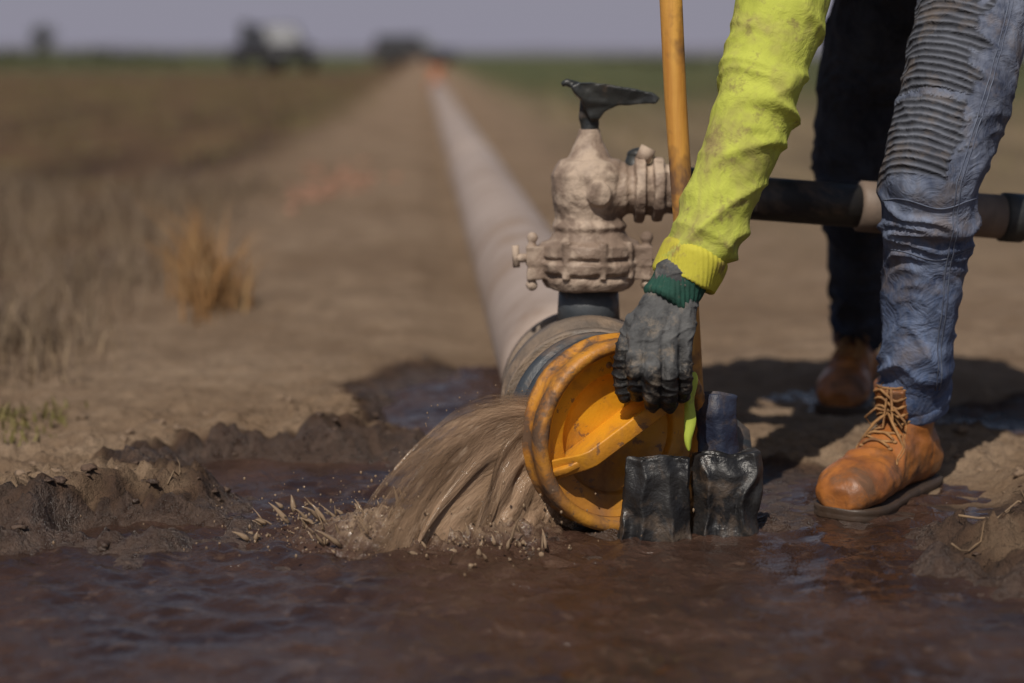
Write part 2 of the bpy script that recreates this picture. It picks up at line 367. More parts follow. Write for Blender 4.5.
for (x,y,L,a,r) in ((.60,2.42,.13,-.35,.0018),(.66,2.5,.10,.5,.0012),(.72,2.55,.13,.9,.0011),(.57,2.33,.07,.2,.0012),(-.5,2.62,.09,1.1,.0013),(.8,2.7,.1,.3,.0014)):
    pts=[V((x+L*k/5*math.cos(a+.1*k)*1.0,y+L*k/5*math.sin(a+.1*k),0)) for k in range(6)]
    for p in pts: p.z=max(0,gheight(p.x,p.y)[0])+.004+random.uniform(0,.004)
    g.add(*tube(pts,[r,r,r*.9,r*.8,r*.6,r*.3],6))
mobj('dry_twigs',g.v,g.f,pmat('twig',(.24,.16,.09),(.15,.10,.06),30,(.7,.8),.3))
# ------------------------------------------------------------------ main pipe
pm=empty('irrigation_pipe'); g=Geo()
def PX(y): return .120-.0485*(y-2.7)
ys=[2.86,3.2,4,6,9,13,18,24,32]
g.add(*tube([(PX(y),y,.122) for y in ys],.118,48)); mobj('pipe_run',g.v,g.f,M_pipe,pm)
g=Geo()
for y in (9.0,15.1,21.2): g.add(*tube([(PX(y-.1),y-.1,.122),(PX(y-.09),y-.09,.122),(PX(y+.09),y+.09,.122),(PX(y+.1),y+.1,.122)],[.12,.125,.125,.12],48))
mobj('pipe_joints',g.v,g.f,M_pipe,pm)
g=Geo(); y=32; g.add(*tube([(PX(y),y-.1,.13),(PX(y),y+.25,.13)],.15,32)); g.add(*tube([(PX(y),y+.1,.2),(PX(y),y+.1,.42)],[.09,.06],20)); g.add(*tube([(PX(y)-.2,y+.1,.44),(PX(y)+.2,y+.1,.44)],.03,12))
mobj('end_riser',g.v,g.f,pmat('orange_paint',(.42,.17,.08),(.34,.14,.07),6),pm)
g=Geo(); 
for k in range(46): 
    x=random.gauss(-.93,.12); y=random.gauss(9.3,.7); g.add(*lump((x,y,gheight(x,y)[0]),.03,k,1))
mobj('red_soil_patch',g.v,g.f,pmat('red_soil',(.27,.13,.08),(.22,.12,.075),9))
# ------------------------------------------------------------------ coupling + cap
CA=math.radians(25); C=V((.146,2.54,.137)); u_=V((math.cos(CA),math.sin(CA),0)); n_=V((math.sin(CA),-math.cos(CA),0))
cp=empty('pipe_coupling')
key=[(C-n_*.026,.116),(C-n_*.030,.129),(C-n_*.048,.131),(C-n_*.052,.122),(C-n_*.060,.121),(C-n_*.064,.131),(C-n_*.080,.132),(C-n_*.085,.120)]
g=Geo(); g.add(*tube([k[0] for k in key],[k[1] for k in key],64)); mobj('rubber_ring',g.v,g.f,M_slate,cp)
key=[(C-n_*.084,.118),(V((.117,2.642,.134)),.122),(V((.117,2.652,.135)),.131),(V((.117,2.672,.136)),.132),(V((.117,2.682,.136)),.125),(V((.117,2.712,.137)),.124),(V((.117,2.722,.138)),.134),(V((.117,2.750,.138)),.135),(V((.116,2.760,.136)),.127),(V((.116,2.82,.133)),.126),(V((.116,2.90,.128)),.125),(V((.116,2.905,.127)),.131),(V((.113,2.94,.125)),.131),(V((.111,2.945,.124)),.119)]
g=Geo(); g.add(*tube([k[0] for k in key],[k[1] for k in key],64)); mobj('collar',g.v,g.f,M_collar,cp)
cap=empty('yellow_pipe_cap',C,CA)
def disc(prof,seg=96):
    v=[V((0,prof[0][0],0))];f=[]
    for h,r in prof[1:]:
        for k in range(seg):
            a=2*math.pi*k/seg; v.append(V((r*math.cos(a),h,r*math.sin(a))))
    for k in range(seg): f.append((0,1+k,1+(k+1)%seg))
    for i in range(len(prof)-2):
        for k in range(seg):
            k2=(k+1)%seg; f.append((1+i*seg+k,1+(i+1)*seg+k,1+(i+1)*seg+k2,1+i*seg+k2))
    return v,f
prof=[(.008,0),(.008,.03),(.008,.06),(.006,.086),(.003,.0875),(-.005,.089),(-.007,.0905),(-.007,.108),(-.008,.110),(-.012,.1175),(-.0122,.118)]
v,f=disc(prof); f=[q[::-1] for q in f]
o=mobj('dish',v,f,M_cap,cap); m=o.modifiers.new('s','SOLIDIFY'); m.thickness=.006; m.offset=0
prof=[(.016,.116),(-.010,.1165),(-.028,.119),(-.033,.124),(-.033,.131),(-.028,.136),(-.012,.137),(-.010,.1335),(.010,.1335),(.013,.138),(.022,.138),(.024,.130),(.016,.116)]
g=Geo(); v,f=revolve(prof,120,'y'); f=f[:-2]
v=[p*(1+.008*NZ(p.x*30,p.y*30,p.z*30)+.004*NZ(p.x*90,p.y*90,p.z*90)) for p in v]
g.add(v,f); mobj('rim',g.v,g.f,M_rim,cap)
def wall(A,B,y0,y1,th,taper=0):
    A=V((A[0],0,A[1]));B=V((B[0],0,B[1])); d=(B-A).normalized(); p=V((-d.z,0,d.x)); v=[];f=[]; N=16
    for i in range(N+1):
        t=i/N; c=A.lerp(B,t); e=min(t,1-t); yy=y1*min(1,.45+e*6) if taper else y1
        for s,y in ((1,y0),(1,yy),(-1,yy),(-1,y0)): v.append(c+p*s*th/2+V((0,y,0)))
    for i in range(N):
        for k in range(4): f.append((i*4+k,i*4+(k+1)%4,(i+1)*4+(k+1)%4,(i+1)*4+k))
    f+= [(0,1,2,3),(N*4,N*4+3,N*4+2,N*4+1)]
    return v,f
g=Geo(); g.add(*wall((-.108,-.046),(.104,.084),.006,-.044,.010,1)); bev(mobj('grip_web',g.v,g.f,M_cap,cap),.002)
# arched flange: rises out of the dish at both ends
A_=V((-.112,0,-.046)); B_=V((.106,0,.082)); d_=(B_-A_).normalized(); p_=V((-d_.z,0,d_.x)); v=[];f=[]; N=24
for i in range(N+1):
    t=i/N; c_=A_.lerp(B_,t); e=min(t,1-t); y=-.004-.048*ss(0,.22,e); wd=.0125+.003*ss(.2,0,e)
    for s,dy in ((1,0),(1,-.007),(-1,-.007),(-1,0)): v.append(c_+p_*s*wd+V((0,y+dy,0)))
for i in range(N):
    for k in range(4): f.append((i*4+k,i*4+(k+1)%4,(i+1)*4+(k+1)%4,(i+1)*4+k))
f+= [(0,1,2,3),(N*4,N*4+3,N*4+2,N*4+1)]
bev(mobj('grip_flange',v,f,M_cap,cap),.003,3)
g=Geo()
for a in (100,200,290): 
    a=math.radians(a); g.add(*revolve([(-.010,.0005),(-.010,.005),(-.004,.006)],8,'y',(math.cos(a)*.100,0,math.sin(a)*.100)))
mobj('rivets',g.v,g.f,M_rim,cap)
# ------------------------------------------------------------------ valve
vx,vy=.119,2.85
vv=empty('irrigation_valve',(vx,vy,0))
g=Geo(); g.add(*revolve([(.235,.050),(.308,.046)],40)); mobj('neck',g.v,g.f,M_slate,vv)
def lumpy(a): 
    return lambda p,n: a*(NZ(p.x*30,p.y*30,p.z*30)+.6*NZ(p.x*75,p.y*75,p.z*75))
g=Geo()
g.add(*revolve([(.300,.050),(.304,.066),(.315,.072),(.322,.072),(.326,.066),(.332,.077),(.345,.080),(.351,.070),(.356,.078),(.372,.076),(.380,.062),(.392,.054),(.40,.058),(.408,.053)],48))
g.add(*revolve([(.395,.050),(.42,.052),(.435,.0565),(.45,.059),(.478,.058),(.492,.052),(.500,.047),(.503,.034),(.512,.029),(.530,.021),(.548,.016)],48))
g.add(*revolve([(0,.043),(.055,.042),(.058,.038),(.068,.037),(.070,.051),(.084,.052),(.086,.040),(.096,.040),(.098,.050),(.112,.049),(.115,.038),(.15,.037)],40,'x',(0,0,.455)))
g.add(*revolve([(-.068,.0001),(-.068,.010),(-.064,.018),(-.05,.020)],24,'y',(.012,0,.452)))
g.add(*revolve([(-.060,.0001),(-.060,.005),(-.05,.008)],16,'y',(-.03,.01,.478)))
for sx in(-1,1):
    g.add(*box((sx*.080,-.018,.355),(.034,.030,.030))); g.add(*box((sx*.080,-.018,.327),(.030,.028,.016)))
    g.add(*tube([(sx*.088,-.020,.305),(sx*.088,-.020,.385)],.0065,10)); g.add(*ball((sx*.088,-.020,.383),.009)); g.add(*ball((sx*.088,-.020,.310),.009))
for a in (-120,-75,-35,60,120):
    a=math.radians(a); g.add(*tube([(math.cos(a)*.073,math.sin(a)*.073,.323),(math.cos(a)*.073,math.sin(a)*.073,.379)],.0065,8))
remesh('body',g,.0022,M_valve,vv,3,lumpy(.0026))
g=Geo(); g.add(*tube([(-.090,-.02,.352),(-.112,-.03,.352)],.007,10)); g.add(*tube([(-.112,-.03,.338),(-.114,-.03,.372)],.0055,8)); g.add(*tube([(.095,-.02,.345),(.114,-.028,.34)],.006,10))
g.add(*tube([(.080,-.01,.50),(.090,-.01,.520)],.012,12))
mobj('clamp_bolts',g.v,g.f,M_valve,vv)
g=Geo()
g.add(*tube([(0,0,.54),(.002,0,.56)],[.014,.013],16)); g.add(*tube([(.002,0,.555),(.000,0,.575),(.004,0,.598)],[.010,.014,.013],16))
g.add(*tube([(-.006,0,.545),(-.012,-.005,.565),(-.008,-.005,.59)],[.007,.006,.007],8))
pts=[(-.030,.622),(-.018,.627),(.0,.628),(.03,.624),(.065,.618),(.096,.612),(.106,.604),(.098,.596),(.07,.594),(.04,.593),(.022,.584),(.014,.572),(.000,.572),(-.008,.588),(-.014,.602),(-.024,.612)]
v=[];f=[]
for s in(-1,1):
    for (a,b) in pts: v.append(V((a,s*(.020 if b>.595 else .011)-.01,b-.009)))
N=len(pts); f=[tuple(range(N)),tuple(range(2*N-1,N-1,-1))]+[(i,(i+1)%N,N+(i+1)%N,N+i) for i in range(N)]
g.add(v,f); g.add(*tube([(-.02,-.01,.614),(-.036,-.012,.619),(-.044,-.012,.615)],[.007,.006,.004],8))
remesh('lever_handle',g,.002,M_darkm,vv,3,lumpy(.0016))
g=Geo(); g.add(*tube([(.070,.02,.475),(.075,.02,.505)],[.02,.016],16)); g.add(*ball((.080,.02,.508),.018,(1.2,1,.6))); mobj('black_knob',g.v,g.f,M_darkm,vv)
bp=empty('branch_pipe')
def bz(x): return .455-.085*(x-.2)
def by(x): return 2.85+.14*(x-.2)
g=Geo(); g.add(*tube([(x,by(x),bz(x)) for x in (.245,.4,.58)],.034,32)); mobj('black_hose',g.v,g.f,M_hose,bp)
g=Geo(); g.add(*tube([(x,by(x),bz(x)) for x in (.54,.545,.62,.625,.63,.632,.76,1.7)],[.034,.040,.040,.036,.040,.035,.035,.035],32)); mobj('metal_pipe',g.v,g.f,M_brpipe,bp)
g=Geo(); g.add(*tube([(x,by(x),bz(x)) for x in (.775,.778,.81,.813)],[.035,.039,.039,.035],32)); g.add(*tube([(x,by(x),bz(x)) for x in (.262,.265,.285,.288)],[.034,.040,.040,.034],32)); mobj('hose_clamps',g.v,g.f,M_darkm,bp)
g=Geo(); x=1.5; g.add(*tube([(x,by(x),bz(x)),(x,by(x),-.02)],.03,16)); mobj('stand',g.v,g.f,M_brpipe,bp)
# ------------------------------------------------------------------ shovel
hp=empty('wooden_shovel'); 
def stick(z): return V((.258-.072*(z-.228),2.625,z))
zs=[.05,.2,.4,.6,.8,1.0,1.2]
g=Geo(); g.add(*tube([stick(z)+V((.0015*math.sin(z*17),0,0)) for z in zs],[.0150,.0155,.0148,.0158,.0162,.016,.015],20)); mobj('handle',g.v,g.f,M_wood,hp)
v=[];f=[]
rows=[(.17,.02,.0),(.15,.035,.004),(.12,.07,.008),(.06,.078,.012),(.0,.07,.014),(-.03,.03,.010)]
for z,w,d in rows:
    for k in range(7):
        s=k/3-1; v.append(V((.275+s*w,2.645+d*(1-s*s)*-1.2,z)))
for i in range(len(rows)-1):
    for k in range(6): f.append((i*7+k,i*7+k+1,(i+1)*7+k+1,(i+1)*7+k))
o=mobj('blade',v,f,M_slate,hp); m=o.modifiers.new('s','SOLIDIFY'); m.thickness=.004
# ------------------------------------------------------------------ folded rubber sheets
def wrap(name,x0,x1,yc,z0,z1,th,mat,seed,lean=0.0,ff=1.0,curve=.012):
    NP,NZr=160,34; v=[];f=[]; w=(x1-x0)/2; cx=(x0+x1)/2
    for j in range(NZr+1):
        t=j/NZr; z=z0+(z1-z0)*t
        wd=w*(1+.05*math.sin(t*5+seed)-.05*ss(.85,1,t)+.06*ss(.25,0,t)); td=th/2*(1-.35*ss(.8,1,t)+.25*ss(.3,0,t))
        for k in range(NP):
            a=2*math.pi*k/NP; c,s=math.cos(a),math.sin(a)
            px=wd*math.copysign(abs(c)**.45,c); py=td*math.copysign(abs(s)**.45,s)
            ph=px*190*ff+seed*3+1.4*t+5*NZ(px*14,t*2.2,seed)
            amp=.0045*(.35+.65*(1-t))+.002
            if s<0: py+=amp*(abs(math.sin(ph*.5))*2-1)+.004*NZ(px*30,t*4,seed+4)
            px+=.003*NZ(py*50,t*4,seed+7)+.0015*NZ(t*14,seed,k*.1)
            zz=z+(.005*NZ(px*40,seed,1)+.003*math.sin(px*90+seed))*ss(.7,1,t)
            v.append(V((cx+px+lean*(z-z0),yc+py-curve*math.cos(px/w*1.4)+curve,zz)))
    for j in range(NZr):
        for k in range(NP): f.append((j*NP+k,j*NP+(k+1)%NP,(j+1)*NP+(k+1)%NP,(j+1)*NP+k))
    n=len(v); top=[v[NZr*NP+k].copy() for k in range(NP)]; ce=sum(top,V((0,0,0)))/NP
    for s_,dz in ((.93,.0015),(.75,.001),(.45,-.002)):
        for k in range(NP):
            p=ce.lerp(top[k],s_); p.z+=dz+.002*NZ(p.x*60,p.y*60,seed); v.append(p)
    for j in range(3):
        a0=NZr*NP if j==0 else n+(j-1)*NP; b0=n+j*NP
        for k in range(NP): f.append((a0+k,a0+(k+1)%NP,b0+(k+1)%NP,b0+k))
    v.append(ce-V((0,0,.003))); l=len(v)-1
    for k in range(NP): f.append((n+2*NP+k,n+2*NP+(k+1)%NP,l))
    return mobj(name,v,f,mat)
wrap('rubber_strap',.150,.243,2.470,-.010,.116,.026,M_rubber,1.0,.03)
wrap('rubber_strap',.247,.344,2.505,-.010,.112,.052,M_rubber,4.0,.02)
wrap('blue_cloth_wrap',.262,.324,2.575,.06,.184,.05,M_bluewrap,8.0,-.03)
v=[];f=[]
pts=[(.243,.235),(.247,.215),(.241,.19),(.246,.165),(.240,.14),(.243,.125)]
for i,(x,z) in enumerate(pts):
    w=.0075*(1 if i<4 else .6)*(1+.4*math.sin(i*2.3)); v+= [V((x-w,2.487-.006*math.sin(i*2),z)),V((x,2.480,z-.004)),V((x+w,2.489+.007*math.sin(i*1.3),z+.002))]
for i in range(5): f+=[(i*3,i*3+1,i*3+4,i*3+3),(i*3+1,i*3+2,i*3+5,i*3+4)]
o=mobj('hi_vis_ribbon',v,f,M_hivis); o.modifiers.new('s','SOLIDIFY').thickness=.002; o.modifiers.new('b','SUBSURF').levels=2
# ------------------------------------------------------------------ worker
wk=empty('worker')
FL=[(.72,2.87,.86),(.686,2.77,.735),(.642,2.70,.60),(.602,2.66,.485),(.603,2.69,.38),(.604,2.715,.24),(.608,2.755,.160)]; FR=[.112,.090,.082,.075,.063,.055,.052]
RL=[(.64,3.08,.88),(.622,3.12,.74),(.603,3.19,.60),(.598,3.24,.47),(.625,3.33,.36),(.655,3.46,.22),(.675,3.565,.135)]; RR=[.115,.095,.086,.076,.065,.055,.050]
PV=[(.70,2.90,.90),(.67,2.98,.92),(.64,3.05,.91)]
g=Geo(); chain(g,[V(p) for p in FL],FR); chain(g,[V(p) for p in RL],RR); chain(g,[V(p) for p in PV],[.125,.145,.125]); chain(g,[V((.67,2.98,.92)),V((.62,2.95,.97))],[.145,.14])
def jd(p,n):
    low=ss(.30,.15,p.z)+.8*math.exp(-((p.z-.42)/.05)**2)+.4
    q=NZ(p.x*9,p.y*9,p.z*26+2*NZ(p.x*8,p.y*8,p.z*8)); r=max(0,1-abs(q)*2.2)
    return .0085*low*r*r+.006*NZ(p.x*14,p.y*14,p.z*14)+.002*NZ(p.x*40,p.y*40,p.z*40)-.003
jeans=remesh('jeans',g,.0045,M_denim,wk,8,jd)
me=jeans.data; n=len(me.vertices); rib=np.zeros(n,np.float32); al=np.zeros(n,np.float32); dk=np.zeros(n,np.float32); zz=np.zeros(n,np.float32)
kn=V(FL[3]); th=(V(FL[1])-kn).normalized()
for i,v in enumerate(me.vertices):
    p=v.co; q=p-kn; a=q.dot(th); zz[i]=p.z; al[i]=a+.15*(q.x)+.003*NZ(p.x*18,p.y*18,p.z*18)
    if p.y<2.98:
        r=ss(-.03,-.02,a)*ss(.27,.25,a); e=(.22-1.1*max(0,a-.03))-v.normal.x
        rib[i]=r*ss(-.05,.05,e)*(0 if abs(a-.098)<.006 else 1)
    else: dk[i]=.9  # rear leg: mask for the painted shade
for k,a in (('rib',rib),('along',al),('leg_shade',dk),('zz',zz)):
    at=me.attributes.new(k,'FLOAT','POINT'); at.data.foreach_set('value',a)
bv=BVHTree.FromPolygons([v.co for v in me.vertices],[tuple(p.vertices) for p in me.polygons])
g=Geo()
def seam(path,nrm,r=.0016,off=.0004):
    pts=[]
    for p in path:
        h=bv.ray_cast(V(p)+V(nrm)*.3,-V(nrm),.6)
        if h[0]: pts.append(h[0]+V(nrm)*off)
    if len(pts)>2: g.add(*tube(pts,r,6))
def lerpl(L,t):
    t*=len(L)-1; i=min(int(t),len(L)-2); return V(L[i]).lerp(V(L[i+1]),t-i)
for off in (0,.007):
    seam([lerpl(FL,.1+.88*k/70)+V((.012+off,0,0)) for k in range(71)],(.12,-1,0),.0010)
for zc in (.452,.376): seam([V((.53+.0035*k,2.69,zc+.006*math.sin(k*.2))) for k in range(42)],(-.1,-1,0),.0011)
mobj('jean_seams',g.v,g.f,pmat('seam_thread',(.05,.06,.10),(.12,.14,.19),40,(.8,.9),.2),wk)
g=Geo(); 
for L,R in ((FL,FR),(RL,RR)):
    a,b=V(L[-2]),V(L[-1]); d=(b-a).normalized(); c=b+d*(R[-1]*.35)
    g.add(*tube([c-d*.012,c-d*.008,c+d*.008,c+d*.012,c+d*.010,c-d*.002],[R[-1]*.98,R[-1]*1.03,R[-1]*1.05,R[-1]*1.02,R[-1]*.9,R[-1]*.88],28))
remesh('jean_hems',g,.003,M_denim,wk,2,lambda p,n:.004*NZ(p.x*30,p.y*30,p.z*30))
LA=[(.40,2.68,.87),(.378,2.615,.745),(.336,2.555,.60),(.304,2.538,.51),(.272,2.525,.435),(.247,2.517,.380)]; LR=[.082,.070,.0585,.0525,.0495,.0435]
RA=[(.29,3.0,1.05),(.20,2.99,.97),(.12,2.93,.92),(.15,2.82,.94),(.185,2.72,.965)]; RR2=[.08,.065,.056,.05,.042]
TO=[(.60,2.94,.98),(.52,2.91,1.0),(.43,2.87,1.0),(.35,2.84,.98)]
g=Geo(); chain(g,[V(p) for p in LA],LR); chain(g,[V(p) for p in RA],RR2); chain(g,[V(p) for p in TO],[.145,.145,.15,.125]); chain(g,[V(LA[0]),V(TO[3]),V(RA[0])],[.08,.12,.08])
ax=(V(LA[1])-V(LA[5])).normalized(); ax2=V((ax.z,0,-ax.x))
def sd(p,n):
    a=p.dot(ax); s=p.dot(ax2); near=.45+.7*ss(.50,.40,p.z)+.8*math.exp(-((p.z-.60)/.06)**2)
    q=NZ(s*5+a*5,p.y*4,a*12-s*11+.8*NZ(s*5,p.y*5,a*5)); r=max(0,1-abs(q)*3.6)
    q2=NZ(s*6-a*5+4,p.y*5,a*19+s*9); r2=max(0,1-abs(q2)*3.8)
    return near*(.0085*r**1.4+.0050*r2**1.4)+.0035*NZ(p.x*9,p.y*9,p.z*9)-.004
remesh('shirt',g,.0036,M_shirt,wk,9,sd)
a=V(LA[4]);b=V(LA[5]); d=(b-a).normalized(); g=Geo(); c=b+d*.016
g.add(*tube([c-d*.034,c-d*.028,c+d*.0,c+d*.012,c+d*.016,c+d*.012,c-d*.01],[.0445,.0475,.0465,.0455,.042,.038,.036],36))
remesh('sleeve_cuff',g,.0022,M_cuff,wk,3,lambda p,n:.0045*NZ(p.x*28,p.y*28,p.z*28)+.0006*math.sin(math.atan2(p.y-c.y,p.x-c.x)*44))
Wp=V((.218,2.498,.338)); g=Geo()
MC=[V((.169,2.458,.285)),V((.190,2.450,.279)),V((.2110,2.452,.277)),V((.2310,2.462,.281))]
chain(g,[Wp+V((.004,.002,.022)),Wp],[.031,.029])
for i,m in enumerate(MC):
    w=Wp+V(((i-1.5)*.010,.0,0)); chain(g,[w,w.lerp(m,.5),m],[.022,.0190,.0150])
chain(g,[V((.182,2.478,.308)),V((.20,2.475,.295)),V((.228,2.480,.303))],[.019,.020,.018])
PIP=[V((.165,2.438,.246)),V((.187,2.428,.237)),V((.210,2.431,.234)),V((.2320,2.445,.241))]
DIP=[V((.167,2.449,.219)),V((.188,2.441,.208)),V((.211,2.444,.205)),V((.2320,2.458,.215))]
TIP=[V((.171,2.472,.203)),V((.191,2.466,.191)),V((.213,2.469,.189)),V((.232,2.481,.199))]
rr=[.0118,.0122,.0120,.0110]
for i in range(4): chain(g,[MC[i],MC[i].lerp(PIP[i],.5),PIP[i],DIP[i],TIP[i]],[.0145,rr[i]*.99,rr[i]*1.05,rr[i]*.97,rr[i]*.92])
chain(g,[V((.196,2.492,.322)),V((.170,2.486,.296)),V((.154,2.483,.262)),V((.150,2.486,.228)),V((.155,2.490,.201))],[.021,.020,.0155,.0138,.0122])
def gd_(p,n):
    q=NZ(p.x*38,p.y*38,p.z*60); r=max(0,1-abs(q)*3)
    return .0014*NZ(p.x*60,p.y*60,p.z*60)+.0024*r*r-.001
gl=remesh('left_glove',g,.0015,M_glove,wk,3,gd_)
at=gl.data.attributes.new('coat','FLOAT','POINT'); at.data.foreach_set('value',[min(1,max(0,.5+(.268-v.co.z)*22+(v.co.y-2.466)*10+.5*NZ(v.co.x*50,v.co.y*50,v.co.z*50))) for v in gl.data.vertices])
g=Geo(); d=(V((.247,2.517,.380))-Wp).normalized(); c=Wp+d*.002
g.add(*tube([c-d*.020,c-d*.016,c+d*.01,c+d*.045],[.031,.0355,.0355,.038],32))
remesh('left_glove_cuff',g,.002,M_gcuff,wk,2,lambda p,n:.003*NZ(p.x*45,p.y*45,p.z*45)+.001*math.sin(math.atan2(p.y-c.y,p.x-c.x)*30))
g=Geo(); Hc=stick(.97); wr=V((.190,2.705,.968)); chain(g,[V(RA[-1]),wr,wr.lerp(Hc+V((-.012,.04,0)),.6)],[.03,.027,.026])
for i in range(4):
    z=.97+.03-.021*i; s=stick(z); r=.0165+.011; pts=[s+V((math.cos(a)*r,math.sin(a)*r,0)) for a in (2.2,2.9,3.7,4.5,5.3,6.1)]
    chain(g,[wr.lerp(pts[0],.5)]+pts,[.014,.0125,.0115,.011,.0105,.010,.0095])
z=.985; s=stick(z); r=.029; chain(g,[wr.lerp(s,.3)+V((.02,0,.0))]+[s+V((math.cos(a)*r,math.sin(a)*r,.012*k)) for k,a in enumerate((1.2,.4,-.4))],[.016,.0135,.012,.011])
gr=remesh('right_glove',g,.0018,M_glove,wk,3)
at=gr.data.attributes.new('coat','FLOAT','POINT'); at.data.foreach_set('value',[.7]*len(gr.data.vertices))
hd=empty('head'); hd.parent=wk
zf=V((-.45,-.30,-.75)).normalized()
upv=(V((-.8,-.1,.35))-zf*V((-.8,-.1,.35)).dot(zf)).normalized(); xr=upv.cross(-zf).normalized()
hd.matrix_local=Matrix(((xr.x,-zf.x,upv.x,.16),(xr.y,-zf.y,upv.y,2.78),(xr.z,-zf.z,upv.z,1.06),(0,0,0,1)))
g=Geo(); g.add(*ball((0,.01,.03),.1,(.78,.95,.95),28,20)); g.add(*ball((0,-.025,-.045),.07,(.8,.85,.95),24,16)); g.add(*ball((0,-.06,-.088),.026))
chain(g,[V((0,-.082,.015)),V((0,-.104,-.022))],[.009,.014]); g.add(*ball((-.013,-.096,-.024),.009)); g.add(*ball((.013,-.096,-.024),.009))
chain(g,[V((-.04,-.074,.028)),V((0,-.084,.026)),V((.04,-.074,.028))],[.011,.010,.011])
for s in(-1,1): g.add(*ball((s*.078,.008,-.008),.026,(.35,.7,1.15))); g.add(*ball((s*.045,-.06,-.025),.022))
chain(g,[V((0,.025,-.05)),V((0,.06,-.14))],[.055,.058])
remesh('face',g,.0035,M_skin,hd,5)
for s in(-1,1):
    mobj('eye_%s'%('l' if s>0 else 'r'),*ball((s*.031,-.0745,.004),.0125),M_eye,hd); mobj('iris_%s'%('l' if s>0 else 'r'),*ball((s*.031,-.0835,.003),.0055,(1,.7,1)),M_iris,hd)
    mobj('brow_%s'%('l' if s>0 else 'r'),*tube([(s*.016,-.094,.030),(s*.032,-.092,.036),(s*.05,-.078,.030)],[.003,.004,.002],8),M_hair,hd)
g=Geo(); chain(g,[V((-.022,-.083,-.056)),V((0,-.090,-.054)),V((.022,-.083,-.056))],[.004,.006,.004]); mobj('mouth',g.v,g.f,M_lip,hd)
g=Geo(); g.add(*ball((0,.022,.035),.1,(.83,.95,.93),28,20)); o=mobj('hair',g.v,g.f,M_hair,hd)
g=Geo(); g.add(*ball((0,.012,.062),.1,(.88,1.02,.78),28,20)); g.add(*ball((0,-.10,.052),.07,(.95,.85,.10),24,10)); remesh('hat',g,.004,M_hat,hd,3)
def boot(name,loc,d,parent):
    e=empty(name); e.parent=parent; ang=math.atan2(d[1],d[0]); e.location=loc; e.rotation_euler=(0,0,ang)
    sec=[(-.078,.018,.052),(-.070,.031,.080),(-.045,.037,.112),(-.01,.038,.128),(.03,.038,.124),(.065,.040,.108),(.10,.044,.092),(.135,.049,.082),(.165,.050,.077),(.19,.047,.071),(.208,.038,.062),(.220,.022,.048)]
    g=Geo(); v=[];f=[]; N=24; zb=.014
    for x,w,h in sec:
        for k in range(N):
            a=2*math.pi*k/N; c,s=math.cos(a),math.sin(a)
            v.append(V((x,w*math.copysign(abs(c)**.75,c)*(1 if s<0 else 1-.12*s),zb+(h-zb)*(.5+.5*math.copysign(abs(s)**.8,s)))))
    for i in range(len(sec)-1):
        for k in range(N): f.append((i*N+k,i*N+(k+1)%N,(i+1)*N+(k+1)%N,(i+1)*N+k))
    f+=[tuple(range(N)),tuple((len(sec)-1)*N+k for k in range(N))]
    g.add(v,f); chain(g,[V((-.012,0,.07)),V((-.006,0,.11)),V((-.004,0,.145)),V((-.006,0,.158))],[.040,.042,.045,.047])
    g.add(*tube([(-.006,0,.150),(-.006,0,.157),(-.006,0,.167),(-.006,0,.173)],[.048,.052,.052,.046],24))
    g.add(*box((.050,0,.146),(.012,.05,.05),Matrix.Rotation(math.radians(22),3,'Y')))
    def dd(p,n):
        cr=.0030*math.sin(p.x*170+2.5*NZ(p.x*25,p.y*25,p.z*25))*math.exp(-((p.x-.100)/.03)**2)*ss(.05,.08,p.z)
        cr+=.0025*math.sin(p.z*190+2*NZ(p.x*25,p.y*25,p.z*25))*math.exp(-((p.z-.12)/.025)**2)*ss(.05,.02,p.x)
        tc=.0016*ss(.150,.154,p.x+.9*abs(p.y)*.35)
        hc=.0015*ss(-.02,-.024,p.x)*ss(.085,.08,p.z)
        return cr+tc+hc+.0032*NZ(p.x*30,p.y*30,p.z*30)+.001*NZ(p.x*80,p.y*80,p.z*80)
    o=remesh('upper',g,.003,M_boot,e,4,dd)
    b=BVHTree.FromPolygons([q.co for q in o.data.vertices],[tuple(q.vertices) for q in o.data.polygons])
    v=[];f=[]; out=[(x,w+.003) for x,w,h in sec]
    ring=[(x,w) for x,w in out]+[(x,-w) for x,w in out[::-1]]; N=len(ring)
    lay=[(-.008,.985),(-.004,1.0),(.002,1.0),(.004,.97),(.007,1.01),(.013,1.0),(.016,.96)]
    for z,s in lay:
        for x,w in ring:
            toe=.008*ss(.15,.225,x); v.append(V((x*1.0+(.002 if x>.2 else (-.003 if x<-.06 else 0)),w*s,z+toe*(1-z/.03))))
    for i in range(len(lay)-1):
        for k in range(N): f.append((i*N+k,i*N+(k+1)%N,(i+1)*N+(k+1)%N,(i+1)*N+k))
    f+=[tuple(range(N))[::-1],tuple((len(lay)-1)*N+k for k in range(N))]
    mobj('sole',v,f,M_sole,e)
    g=Geo(); xs=[.098,.083,.068,.053,.040]
    def srf(x,y):
        h=b.ray_cast(V((x,y,.4)),V((0,0,-1)),.5); return (h[0] if h[0] else V((x,y,.1)))
    for i,x in enumerate(xs):
        for sg in(-1,1):
            x2=x-.012
            pts=[srf(x+(x2-x)*k/8,sg*(-.021+.042*k/8))+V((0,0,.0028+.0015*math.sin(k*.8))) for k in range(9)]
            g.add(*tube(pts,.0021,7))
        for sg in(-1,1): p=srf(x,sg*.023); g.add(*ball(p+V((0,0,.001)),.0042,(1,1,.6),8,6))
